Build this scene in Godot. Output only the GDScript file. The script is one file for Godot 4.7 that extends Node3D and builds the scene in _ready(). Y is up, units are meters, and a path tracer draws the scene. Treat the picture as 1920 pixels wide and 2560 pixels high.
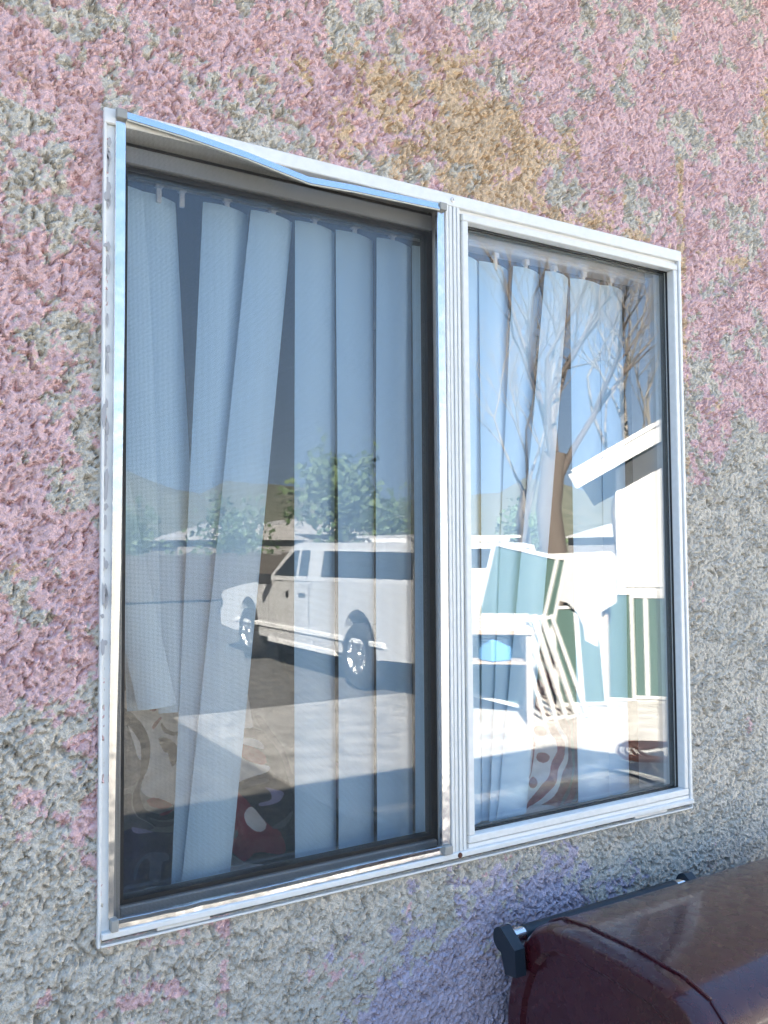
extends Node3D
# A weathered stucco wall with a sliding window; the glass mirrors a yard with a pickup, a white house, trees and salvaged sashes.
# x runs along the wall (window's left edge = 0), y up (sill = Y0), z out of the wall.

const W := 1.248
const H := 1.22
const Y0 := 1.0
const CELL := 0.0026

var names := {}
var rng := RandomNumberGenerator.new()
var M := {}

# ---------------------------------------------------------------- helpers
func lin(r: float, g: float, b: float, a := 1.0) -> Color:
	var c := Color(r, g, b).linear_to_srgb()
	c.a = a
	return c

func mat(c: Color, rough := 0.6, metal := 0.0) -> StandardMaterial3D:
	var m := StandardMaterial3D.new()
	m.albedo_color = c
	m.roughness = rough
	m.metallic = metal
	return m

func noise_tex(freq: float, size: int, as_normal := false, strength := 4.0, sd := 1, octaves := 4) -> NoiseTexture2D:
	var n := FastNoiseLite.new()
	n.seed = sd
	n.frequency = freq
	n.fractal_octaves = octaves
	var t := NoiseTexture2D.new()
	t.width = size
	t.height = size
	t.seamless = true
	t.noise = n
	t.as_normal_map = as_normal
	t.bump_strength = strength
	return t

func ramp_tex(freq: float, size: int, c0: Color, c1: Color, sd := 1, octaves := 4) -> NoiseTexture2D:
	var t := noise_tex(freq, size, false, 1.0, sd, octaves)
	var g := Gradient.new()
	g.set_color(0, c0)
	g.set_color(1, c1)
	t.color_ramp = g
	return t

func begin() -> SurfaceTool:
	var st := SurfaceTool.new()
	st.begin(Mesh.PRIMITIVE_TRIANGLES)
	return st

func tri(st: SurfaceTool, a: Vector3, b: Vector3, c: Vector3) -> void:   # counter-clockwise from outside
	var n := (b - a).cross(c - a)
	if n.length_squared() < 1e-18:
		return
	st.set_normal(n.normalized())
	for p in [a, c, b]:
		st.add_vertex(p)

func quad(st: SurfaceTool, a: Vector3, b: Vector3, c: Vector3, d: Vector3) -> void:
	tri(st, a, b, c)
	tri(st, a, c, d)

func box_t(st: SurfaceTool, t: Transform3D, size: Vector3, bev := 0.0) -> void:
	var h := size / 2.0
	var e: float = minf(bev, minf(h.x, minf(h.y, h.z)) * 0.49)
	var corner := func(sx: float, sy: float, sz: float, axis: int) -> Vector3:
		var p := Vector3(sx * (h.x - (0.0 if axis == 0 else e)), sy * (h.y - (0.0 if axis == 1 else e)), sz * (h.z - (0.0 if axis == 2 else e)))
		return t * p
	for axis in 3:
		for s in [-1.0, 1.0]:
			var pts := []
			for uv in [[-1.0, -1.0], [1.0, -1.0], [1.0, 1.0], [-1.0, 1.0]]:
				var v := [0.0, 0.0, 0.0]
				v[axis] = s
				v[(axis + 1) % 3] = uv[0]
				v[(axis + 2) % 3] = uv[1]
				pts.append(corner.call(v[0], v[1], v[2], axis))
			if s > 0.0:
				quad(st, pts[0], pts[1], pts[2], pts[3])
			else:
				quad(st, pts[3], pts[2], pts[1], pts[0])
	if e <= 0.0:
		return
	for axis in 3:
		var b := (axis + 1) % 3
		var c := (axis + 2) % 3
		for sb in [-1.0, 1.0]:
			for sc in [-1.0, 1.0]:
				var v0 := [0.0, 0.0, 0.0]
				v0[b] = sb
				v0[c] = sc
				var v1 := v0.duplicate()
				v0[axis] = -1.0
				v1[axis] = 1.0
				var p := [corner.call(v0[0], v0[1], v0[2], b), corner.call(v1[0], v1[1], v1[2], b), corner.call(v1[0], v1[1], v1[2], c), corner.call(v0[0], v0[1], v0[2], c)]
				if sb * sc < 0.0:
					quad(st, p[0], p[1], p[2], p[3])
				else:
					quad(st, p[3], p[2], p[1], p[0])
	for sx in [-1.0, 1.0]:
		for sy in [-1.0, 1.0]:
			for sz in [-1.0, 1.0]:
				var q := [corner.call(sx, sy, sz, 0), corner.call(sx, sy, sz, 1), corner.call(sx, sy, sz, 2)]
				if sx * sy * sz > 0.0:
					tri(st, q[0], q[1], q[2])
				else:
					tri(st, q[2], q[1], q[0])

func bx(st: SurfaceTool, x0: float, x1: float, y0: float, y1: float, z0: float, z1: float, bev := 0.0) -> void:
	box_t(st, Transform3D(Basis(), Vector3(x0 + x1, y0 + y1, z0 + z1) / 2.0), Vector3(absf(x1 - x0), absf(y1 - y0), absf(z1 - z0)), bev)

func bar(st: SurfaceTool, a: Vector3, b: Vector3, w: float, d: float, up := Vector3.UP, bev := 0.0) -> void:   # w across, d along up
	var x := (b - a).normalized()
	var z := x.cross(up).normalized()
	var y := z.cross(x)
	box_t(st, Transform3D(Basis(x, y, z), (a + b) / 2.0), Vector3(a.distance_to(b), d, w), bev)

func tube(st: SurfaceTool, pts: Array, radii: Array, sides := 10, caps := true) -> void:
	var rings := []
	var up := Vector3.UP
	for i in pts.size():
		var dir: Vector3 = (pts[mini(i + 1, pts.size() - 1)] - pts[maxi(i - 1, 0)]).normalized()
		if absf(dir.dot(up)) > 0.95:
			up = Vector3.RIGHT
		var u := dir.cross(up).normalized()
		var v := u.cross(dir)
		up = v
		var ring := []
		for k in sides:
			var a := TAU * k / sides
			ring.append([pts[i] + (u * cos(a) + v * sin(a)) * radii[i], u * cos(a) + v * sin(a)])
		rings.append(ring)
	for i in pts.size() - 1:
		for k in sides:
			var q := [rings[i][k], rings[i][(k + 1) % sides], rings[i + 1][(k + 1) % sides], rings[i + 1][k]]
			for n in [0, 1, 2, 0, 2, 3]:
				st.set_normal(q[n][1])
				st.add_vertex(q[n][0])
	if caps:
		for e in [0, pts.size() - 1]:
			for k in sides:
				if e == 0:
					tri(st, pts[0], rings[0][k][0], rings[0][(k + 1) % sides][0])
				else:
					tri(st, pts[e], rings[e][(k + 1) % sides][0], rings[e][k][0])

func disc(st: SurfaceTool, at: Vector3, axis: Vector3, profile: Array, sides := 24) -> void:   # lathe: [radius, height] pairs along axis
	var pts := []
	var radii := []
	for p in profile:
		pts.append(at + axis * float(p[1]))
		radii.append(float(p[0]))
	var u := axis.cross(Vector3.UP if absf(axis.y) < 0.9 else Vector3.RIGHT).normalized()
	var v := axis.cross(u)
	for i in pts.size() - 1:
		for k in sides:
			var a := TAU * k / sides
			var b := TAU * (k + 1) / sides
			var da := u * cos(a) + v * sin(a)
			var db := u * cos(b) + v * sin(b)
			quad(st, pts[i] + da * radii[i], pts[i] + db * radii[i], pts[i + 1] + db * radii[i + 1], pts[i + 1] + da * radii[i + 1])

func prism(st: SurfaceTool, poly: PackedVector2Array, f: Callable, d0: float, d1: float) -> void:   # f(u, v, d) -> point
	var idx := Geometry2D.triangulate_polygon(poly)
	for i in range(0, idx.size(), 3):
		var a := poly[idx[i]]
		var b := poly[idx[i + 1]]
		var c := poly[idx[i + 2]]
		tri(st, f.call(a.x, a.y, d0), f.call(b.x, b.y, d0), f.call(c.x, c.y, d0))
		tri(st, f.call(a.x, a.y, d1), f.call(c.x, c.y, d1), f.call(b.x, b.y, d1))
	for i in poly.size():
		var a := poly[i]
		var b := poly[(i + 1) % poly.size()]
		quad(st, f.call(a.x, a.y, d0), f.call(a.x, a.y, d1), f.call(b.x, b.y, d1), f.call(b.x, b.y, d0))

func numbered(called: String) -> String:
	var n: int = names.get(called, 0)
	names[called] = n + 1
	return called if n == 0 else "%s_%03d" % [called, n]

func obj(called: String, st: SurfaceTool, m: Material, parent: Node3D = null) -> MeshInstance3D:
	return put(called, st.commit(), m, parent)

func put(called: String, mesh: Mesh, m: Material, parent: Node3D = null) -> MeshInstance3D:
	var o := MeshInstance3D.new()
	if parent == null:
		o.name = numbered(called)
	else:
		var k := 0
		var nm := called
		while parent.has_node(nm):
			k += 1
			nm = "%s_%03d" % [called, k]
		o.name = nm
	o.mesh = mesh
	o.material_override = m
	(parent if parent else self).add_child(o, true)
	return o

func tag(o: Node, label: String, category := "", group := "", kind := "") -> Node:
	if label: o.set_meta("label", label)
	if category: o.set_meta("category", category)
	if group: o.set_meta("group", group)
	if kind: o.set_meta("kind", kind)
	return o

func thing(called: String, label: String, category: String, at := Vector3.ZERO, turn := 0.0, group := "") -> Node3D:
	var o := Node3D.new()
	o.name = numbered(called)
	add_child(o)
	o.position = at
	o.rotation.y = turn
	tag(o, label, category, group)
	return o

func noise(freq: float, sd: int, oct := 3) -> FastNoiseLite:
	var n := FastNoiseLite.new()
	n.noise_type = FastNoiseLite.TYPE_SIMPLEX_SMOOTH
	n.seed = sd
	n.frequency = freq
	n.fractal_octaves = oct
	return n

# ---------------------------------------------------------------- scene
func _ready() -> void:
	rng.seed = 7
	var cam := Camera3D.new()
	cam.name = "camera"
	cam.fov = 62.245
	cam.near = 0.02
	cam.far = 2000.0
	cam.position = Vector3(-0.26854, 1.563, 1.27747)
	cam.rotation_order = EULER_ORDER_YXZ
	cam.rotation_degrees = Vector3(2.53, -30.4694, -0.3933)
	add_child(cam)
	cam.current = true

	var env := Environment.new()
	env.background_mode = Environment.BG_SKY
	var sky := ProceduralSkyMaterial.new()
	sky.sky_top_color = lin(0.13, 0.25, 0.47)
	sky.sky_horizon_color = lin(0.46, 0.6, 0.73)
	sky.sky_curve = 0.13
	sky.sky_energy_multiplier = 0.52
	sky.ground_bottom_color = lin(0.2, 0.19, 0.17)
	sky.ground_horizon_color = lin(0.3, 0.3, 0.29)
	sky.sun_angle_max = 12.0
	env.sky = Sky.new()
	env.sky.sky_material = sky
	env.tonemap_mode = Environment.TONE_MAPPER_LINEAR
	env.tonemap_exposure = 13.0
	env.sdfgi_enabled = true
	env.ssao_enabled = true
	env.ssil_enabled = true
	var we := WorldEnvironment.new()
	we.name = "environment"
	we.environment = env
	add_child(we)

	var sun := DirectionalLight3D.new()
	sun.name = "sun"
	sun.light_energy = 1.6
	sun.light_color = Color(1.0, 0.96, 0.9)
	sun.light_angular_distance = 0.53
	sun.shadow_enabled = true
	var el := deg_to_rad(35.5)
	var az := deg_to_rad(32.0)
	sun.look_at_from_position(Vector3.ZERO, Vector3(cos(el) * sin(az), -sin(el), cos(el) * cos(az)))
	add_child(sun)

	materials()
	ground()
	house()
	window()
	screen()
	blinds()
	blanket()
	grill()
	yard()

func materials() -> void:
	M.stucco = mat(Color.WHITE, 0.92)
	M.stucco.vertex_color_use_as_albedo = true
	M.stucco.normal_enabled = true
	M.stucco.normal_texture = noise_tex(0.09, 512, true, 6.0, 3, 4)
	M.stucco.normal_scale = 0.9
	M.stucco.uv1_scale = Vector3(5.5, 5.5, 1)
	M.white = mat(lin(0.84, 0.85, 0.84), 0.38)
	M.white.albedo_texture = ramp_tex(0.02, 512, lin(0.9, 0.9, 0.885), Color.WHITE, 11, 5)
	M.white.uv1_triplanar = true
	M.white.uv1_scale = Vector3(4, 4, 4)
	M.vinyl = mat(lin(0.8, 0.8, 0.78), 0.45)
	M.alu = mat(lin(0.83, 0.84, 0.86), 0.24, 1.0)
	M.alu.normal_enabled = true
	M.alu.normal_texture = noise_tex(0.012, 512, true, 3.0, 21, 3)
	M.alu.normal_scale = 0.5
	M.alu.uv1_triplanar = true
	M.alu.uv1_scale = Vector3(3, 3, 3)
	M.alu_dull = mat(lin(0.27, 0.27, 0.265), 0.5, 0.35)
	M.gasket = mat(lin(0.012, 0.012, 0.014), 0.5)
	M.corner = mat(lin(0.34, 0.34, 0.32), 0.6)
	M.glass = mat(Color(0.6, 0.7, 0.68, 0.02), 0.0)
	M.glass.transparency = BaseMaterial3D.TRANSPARENCY_ALPHA
	M.glass.metallic_specular = 0.5
	var one := Image.create(2, 2, false, Image.FORMAT_RGB8)
	one.fill(Color.WHITE)
	M.coated = mat(Color(0.95, 0.97, 1.0, 0.06), 0.0, 1.0)   # low-emissivity coat: a thin half mirror on clear glass
	M.coated.albedo_texture = ImageTexture.create_from_image(one)
	M.coated.transparency = BaseMaterial3D.TRANSPARENCY_ALPHA
	M.coated_strong = M.coated.duplicate()
	M.coated_strong.albedo_color.a = 0.1
	M.slat = mat(lin(0.52, 0.73, 0.9), 0.55)
	M.slat.backlight_enabled = true
	M.slat.backlight = lin(0.2, 0.2, 0.19)
	M.slat.normal_enabled = true
	M.slat.normal_texture = noise_tex(0.2, 256, true, 1.5, 5, 3)
	M.slat.normal_scale = 0.25
	M.slat.uv1_triplanar = true
	M.slat.uv1_scale = Vector3(6, 6, 6)
	M.rail = mat(lin(0.8, 0.8, 0.78), 0.45)
	M.yard_vinyl = mat(lin(0.3, 0.3, 0.29), 0.5)
	M.panel_paint = mat(lin(0.3, 0.3, 0.29), 0.4)
	M.plaster = mat(lin(0.55, 0.54, 0.51), 0.9)
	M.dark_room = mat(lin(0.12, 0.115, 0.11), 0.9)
	M.rust = mat(lin(0.1, 0.03, 0.015), 0.7)
	M.steel = mat(lin(0.6, 0.6, 0.6), 0.35, 1.0)
	M.black = mat(lin(0.016, 0.028, 0.042), 0.4)
	M.chrome = mat(lin(0.8, 0.8, 0.82), 0.1, 1.0)
	M.enamel = mat(Color.WHITE, 0.4)
	M.enamel.albedo_texture = ramp_tex(0.015, 512, lin(0.045, 0.003, 0.008), lin(0.055, 0.01, 0.014), 71, 6)
	M.enamel.roughness_texture = ramp_tex(0.02, 512, Color(0.35, 0.35, 0.35), Color(1, 1, 1), 72, 5)
	M.enamel.clearcoat_enabled = true
	M.enamel.clearcoat = 0.45
	M.enamel.clearcoat_roughness = 0.05
	M.enamel.normal_enabled = true
	M.enamel.normal_texture = noise_tex(0.01, 256, true, 1.5, 8, 2)
	M.enamel.normal_scale = 0.12
	M.enamel.uv1_triplanar = true
	M.enamel.uv1_scale = Vector3(3, 3, 3)
	M.paint = mat(lin(0.56, 0.56, 0.55), 0.3)
	M.paint.clearcoat_enabled = true
	M.paint.clearcoat = 0.6
	M.tyre = mat(lin(0.02, 0.02, 0.02), 0.85)
	M.dark_glass = mat(lin(0.02, 0.025, 0.03), 0.05)
	M.siding = mat(lin(0.5, 0.5, 0.49), 0.7)
	M.pale_wall = mat(lin(0.2, 0.19, 0.18), 0.8)
	M.roofing = mat(lin(0.1, 0.09, 0.085), 0.9)
	M.concrete = mat(Color.WHITE, 0.9)
	M.concrete.albedo_texture = ramp_tex(0.01, 1024, lin(0.22, 0.21, 0.19), lin(0.42, 0.405, 0.375), 31, 6)
	M.concrete.uv1_triplanar = true
	M.concrete.uv1_scale = Vector3(0.25, 0.25, 0.25)
	M.dirt = mat(Color.WHITE, 0.95)
	M.dirt.albedo_texture = ramp_tex(0.02, 1024, lin(0.06, 0.056, 0.05), lin(0.15, 0.14, 0.12), 33, 6)
	M.dirt.uv1_triplanar = true
	M.dirt.uv1_scale = Vector3(0.2, 0.2, 0.2)
	M.hill = mat(Color.WHITE, 0.95)
	M.hill.albedo_texture = ramp_tex(0.03, 512, lin(0.04, 0.05, 0.03), lin(0.12, 0.11, 0.08), 35, 5)
	M.hill.uv1_triplanar = true
	M.hill.uv1_scale = Vector3(0.01, 0.01, 0.01)
	M.pale_roof = mat(lin(0.3, 0.29, 0.28), 0.8)
	M.bark = mat(lin(0.13, 0.115, 0.095), 0.9)
	M.dark_bark = mat(lin(0.07, 0.055, 0.045), 0.95)
	M.leaf = mat(lin(0.07, 0.11, 0.045), 0.7)
	M.leaf.backlight_enabled = true
	M.leaf.backlight = lin(0.1, 0.14, 0.04)
	M.wood = mat(lin(0.25, 0.2, 0.15), 0.85)
	M.old_wood = mat(lin(0.075, 0.065, 0.055), 0.9)
	M.blue = mat(lin(0.07, 0.2, 0.38), 0.6)
	M.orange = mat(lin(0.5, 0.09, 0.02), 0.6)
	M.tarp = mat(lin(0.6, 0.58, 0.54), 0.5)
	M.red_lens = mat(lin(0.35, 0.02, 0.02), 0.15)

# ---------------------------------------------------------------- ground, hills
func ground() -> void:
	var st := begin()
	bx(st, -900, 900, -0.4, -0.02, -900, 900)
	tag(obj("ground", st, M.dirt), "", "", "", "structure")
	st = begin()
	bx(st, 2.1, 9.5, -0.3, -0.002, 0.02, 6.6)
	tag(obj("driveway", st, M.concrete), "", "", "", "structure")
	var hn := noise(0.012, 4, 4)
	st = begin()
	st.set_smooth_group(0)
	var nx := 90
	var nz := 10
	var at := func(i: int, k: int) -> Vector3:
		var a := deg_to_rad(-60.0 + 150.0 * i / nx)
		var r := 260.0 + 34.0 * k
		var rise: float = sin(PI * k / nz) * (27.0 + 16.0 * hn.get_noise_2d(i * 9.0, 0.0) + 13.0 * smoothstep(24.0, 8.0, rad_to_deg(a)) + 5.0 * hn.get_noise_2d(i * 30.0, k * 30.0))
		return Vector3(sin(a) * r, rise - 0.6, cos(a) * r)
	for i in nx:
		for k in nz:
			for p in [at.call(i, k), at.call(i + 1, k), at.call(i + 1, k + 1), at.call(i, k), at.call(i + 1, k + 1), at.call(i, k + 1)]:
				st.add_vertex(p)
	st.index()
	st.generate_normals()
	tag(obj("hills", st, M.hill), "", "", "", "structure")

# ---------------------------------------------------------------- the house with its stucco wall
func seg_dist(p: Vector2, pts: Array) -> float:
	var d := 9.0
	for i in pts.size() - 1:
		d = minf(d, p.distance_to(Geometry2D.get_closest_point_to_segment(p, pts[i], pts[i + 1])))
	return d

func stucco_mesh(xa: float, xb: float, ya: float, yb: float, cell: float, hole: Rect2) -> ArrayMesh:
	var nx := int((xb - xa) / cell)
	var ny := int((yb - ya) / cell)
	var warp := noise(11.0, 1, 3)
	var warp2 := noise(32.0, 2, 3)
	var scale_mask := noise(9.0, 3, 2)
	var grit := noise(95.0, 4, 3)
	var lump := noise(40.0, 5, 2)
	var patch := noise(5.5, 6, 4)
	var patch2 := noise(26.0, 7, 3)
	var tan_n := noise(7.0, 8, 4)
	var fine := noise(120.0, 9, 2)
	var pit := noise(85.0, 10, 2)
	var worm := noise(22.0, 61, 2)
	var worm2 := noise(42.0, 62, 1)
	var knock := noise(24.0, 12, 3)
	var cracks := [[Vector2(0.0, 0.0), Vector2(-0.012, -0.014), Vector2(-0.03, -0.03), Vector2(-0.045, -0.06), Vector2(-0.075, -0.078), Vector2(-0.1, -0.11), Vector2(-0.14, -0.12)],
		[Vector2(-0.012, -0.014), Vector2(0.02, -0.02), Vector2(0.05, -0.016), Vector2(0.09, -0.03)],
		[Vector2(1.245, 1.225), Vector2(1.262, 1.27), Vector2(1.27, 1.3), Vector2(1.3, 1.34), Vector2(1.302, 1.38), Vector2(1.34, 1.43)]]
	var count := (nx + 1) * (ny + 1)
	var hs := PackedFloat32Array()
	hs.resize(count)
	var cols := PackedColorArray()
	cols.resize(count)
	var pink := Color(0.71, 0.485, 0.495)
	var grey := Color(0.595, 0.555, 0.485)
	var tan := Color(0.66, 0.49, 0.33)
	var violet_shade := Color(0.53, 0.475, 0.575)  # bluish shade near the grill, put into the wall colour
	for j in ny + 1:
		var y := ya + j * cell
		var ly := y - Y0
		for i in nx + 1:
			var x := xa + i * cell
			var n := j * (nx + 1) + i
			var w1 := warp.get_noise_2d(x, y)
			var w2 := warp2.get_noise_2d(x, y)
			# trowelled scales: ramps that end in small cliffs on their lower left
			var t := (x * 0.62 + y * 0.5) / 0.068 + w1 * 2.4 + w2 * 1.0
			var fr := t - floorf(t)
			var sc := smoothstep(-0.25, 0.35, scale_mask.get_noise_2d(x, y))
			var prof := smoothstep(0.0, 0.07, fr) * (1.0 - 0.85 * fr) - 0.75 * smoothstep(0.87, 0.96, fr)
			var t2 := (x * 0.5 + y * 0.3) / 0.024 + w2 * 2.6 + w1 * 1.3   # a finer set
			var fr2 := t2 - floorf(t2)
			var g := grit.get_noise_2d(x, y)
			var lu := lump.get_noise_2d(x, y)
			var kn := knock.get_noise_2d(x, y)
			var flat := smoothstep(-0.2, 0.1, kn)   # plates pressed flat by the trowel
			# worm-like crevices between the plates, open on part of their length
			var c1 := (1.0 - smoothstep(0.03, 0.085, absf(worm.get_noise_2d(x, y)))) * smoothstep(-0.12, 0.12, kn + 0.3 * w1)
			var c2 := (1.0 - smoothstep(0.03, 0.095, absf(worm2.get_noise_2d(x, y)))) * smoothstep(0.0, 0.2, lu)
			var h := 0.0056 * sc * prof + 0.003 + (0.0021 - 0.0009 * flat) * g - 0.0095 * c1 - 0.0075 * c2 - 0.004 * smoothstep(0.25, 0.45, pit.get_noise_2d(x, y)) + 0.0016 * fr2
			var p := Vector2(x, ly)
			if (x < 0.12 and ly < 0.02) or (x > 1.2 and ly > 1.2 and ly < 1.45):
				for c in cracks:
					h -= 0.006 * (1.0 - smoothstep(0.0, 0.005, seg_dist(p, c) + 0.0015 * w2))
			# beside the frame the coat is worked flat
			hs[n] = clampf(h, -0.0121, 0.016)
			# colour coats; the bluish shade by the grill is painted in too
			var b := 0.0
			if ly > 1.2:
				b = 0.24
			elif x < 0.2:
				b = lerpf(-0.7, 0.26, smoothstep(-0.02, 0.36, ly + 1.2 * (x + 0.05)))
			else:
				b = lerpf(-0.75, 0.24, smoothstep(0.62, 0.98, ly))
			if ly < 0.02 and x > -0.08 and x < 0.14 and ly > -0.1:
				b += 0.42
			var k := b + 1.0 * patch.get_noise_2d(x, y) + 0.45 * patch2.get_noise_2d(x, y) + 0.22 * fine.get_noise_2d(x, y) - 0.4 * (kn + 0.05)
			var c := pink if k > 0.0 else grey
			var tg := exp(-(pow((x - 0.66) / 0.31, 2.0) + pow((ly - 1.36) / 0.15, 2.0))) + 0.55 * exp(-pow((ly - 1.235) / 0.02, 2.0)) * smoothstep(0.5, 0.8, x) + 0.8 * exp(-(pow((x - 1.58) / 0.05, 2.0) + pow((ly - 1.62) / 0.12, 2.0)))
			if x > 1.245 and x < 1.27 and ly > 0.7:
				tg += 0.5
			var kt := tg + 0.7 * tan_n.get_noise_2d(x, y) + 0.5 * patch2.get_noise_2d(y, x) + 0.25 * fine.get_noise_2d(y, x)
			if kt > 0.6 and k > -0.3:
				c = tan
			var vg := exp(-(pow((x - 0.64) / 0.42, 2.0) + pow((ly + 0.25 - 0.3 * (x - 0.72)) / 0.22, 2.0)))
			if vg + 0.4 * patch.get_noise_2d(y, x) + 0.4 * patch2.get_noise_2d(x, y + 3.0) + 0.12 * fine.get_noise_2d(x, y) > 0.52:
				c = violet_shade
			var f := 1.0 + 0.24 * fine.get_noise_2d(x + 5.0, y) + 0.14 * patch2.get_noise_2d(x + 3.0, y)
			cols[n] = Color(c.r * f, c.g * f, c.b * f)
	var vs := PackedVector3Array()
	vs.resize(count)
	var ns := PackedVector3Array()
	ns.resize(count)
	var uv := PackedVector2Array()
	uv.resize(count)
	for j in ny + 1:
		for i in nx + 1:
			var n := j * (nx + 1) + i
			vs[n] = Vector3(xa + i * cell, ya + j * cell, hs[n])
			uv[n] = Vector2(xa + i * cell, ya + j * cell)
			var dx := (hs[n + (1 if i < nx else 0)] - hs[n - (1 if i > 0 else 0)]) / (2.0 * cell)
			var dy := (hs[n + (nx + 1 if j < ny else 0)] - hs[n - (nx + 1 if j > 0 else 0)]) / (2.0 * cell)
			ns[n] = Vector3(-dx, -dy, 1.0).normalized()
	var ix := PackedInt32Array()
	for j in ny:
		var y := ya + (j + 0.5) * cell - Y0
		for i in nx:
			var x := xa + (i + 0.5) * cell
			if hole.has_point(Vector2(x, y + Y0)):
				continue
			var n := j * (nx + 1) + i
			ix.append_array([n, n + nx + 2, n + 1, n, n + nx + 1, n + nx + 2])
	var arr := []
	arr.resize(Mesh.ARRAY_MAX)
	arr[Mesh.ARRAY_VERTEX] = vs
	arr[Mesh.ARRAY_NORMAL] = ns
	arr[Mesh.ARRAY_TEX_UV] = uv
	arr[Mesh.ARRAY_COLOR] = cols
	arr[Mesh.ARRAY_INDEX] = ix
	var m := ArrayMesh.new()
	m.add_surface_from_arrays(Mesh.PRIMITIVE_TRIANGLES, arr)
	return m

func house() -> void:
	var t := thing("house", "house with a peeling pink and grey stucco wall round the window", "house")
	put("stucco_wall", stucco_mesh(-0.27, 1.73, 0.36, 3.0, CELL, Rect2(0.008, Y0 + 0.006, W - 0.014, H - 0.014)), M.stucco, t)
	put("outer_stucco", stucco_mesh(-4.0, 1.98, 0.0, 3.0, 0.013, Rect2(-0.262, 0.368, 1.984, 2.7)), M.stucco, t)
	var core := mat(lin(0.6, 0.53, 0.49), 0.95)
	core.normal_enabled = true
	core.normal_texture = noise_tex(0.05, 512, true, 8.0, 13, 5)
	core.uv1_triplanar = true
	core.uv1_scale = Vector3(2, 2, 2)
	var st := begin()
	# the wall's core round the opening, and its coat beyond the fine part
	var o := 0.0
	bx(st, -6.0, o, 0.0, 3.0, -0.137, -0.0125)
	bx(st, W, 1.98, 0.0, 3.0, -0.137, -0.0125)
	bx(st, o + 0.0001, W - 0.0001, 0.0, Y0, -0.137, -0.0125)
	bx(st, o + 0.0001, W - 0.0001, Y0 + H, 3.0, -0.137, -0.0125)
	obj("wall_core", st, M.plaster, t)
	st = begin()
	bx(st, -6.0, -4.0, 0.0, 3.0, -0.012, 0.004)
	obj("end_stucco", st, core, t)
	st = begin()
	bx(st, -6.0, -5.86, 0.0, 3.0, -6.5, -0.138)
	bx(st, 1.84, 1.98, 0.0, 3.0, -6.5, -0.138)
	bx(st, -5.859, 1.839, 0.0, 3.0, -6.5, -6.36)
	obj("side_wall", st, core, t)
	st = begin()
	var gab := PackedVector2Array([Vector2(-6.7, 2.93), Vector2(0.16, 2.93), Vector2(0.16, 3.05), Vector2(-3.25, 4.25), Vector2(-6.7, 3.05)])
	prism(st, gab, func(u, v, d): return Vector3(d, v + 0.075, u), -6.3, 2.03)
	obj("roof", st, M.roofing, t)
	# the room behind the window
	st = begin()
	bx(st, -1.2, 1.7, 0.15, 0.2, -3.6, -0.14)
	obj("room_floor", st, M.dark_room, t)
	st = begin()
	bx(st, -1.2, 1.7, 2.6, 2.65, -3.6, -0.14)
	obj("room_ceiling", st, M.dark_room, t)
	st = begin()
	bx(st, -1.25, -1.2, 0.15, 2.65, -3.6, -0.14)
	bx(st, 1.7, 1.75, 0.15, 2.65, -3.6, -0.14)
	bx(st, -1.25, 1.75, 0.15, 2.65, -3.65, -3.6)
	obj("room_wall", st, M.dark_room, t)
	# plastered reveal, behind the window frame
	st = begin()
	bx(st, -0.02, 0.0, Y0 - 0.02, Y0 + H + 0.02, -0.142, -0.062)
	bx(st, W, W + 0.02, Y0 - 0.02, Y0 + H + 0.02, -0.142, -0.062)
	bx(st, 0.0001, W - 0.0001, Y0 + H, Y0 + H + 0.02, -0.142, -0.062)
	obj("reveal", st, M.plaster, t)
	st = begin()
	bx(st, -0.03, W + 0.03, Y0 - 0.02, Y0 + 0.008, -0.175, -0.063, 0.003)
	obj("inner_sill", st, M.plaster, t)

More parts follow.
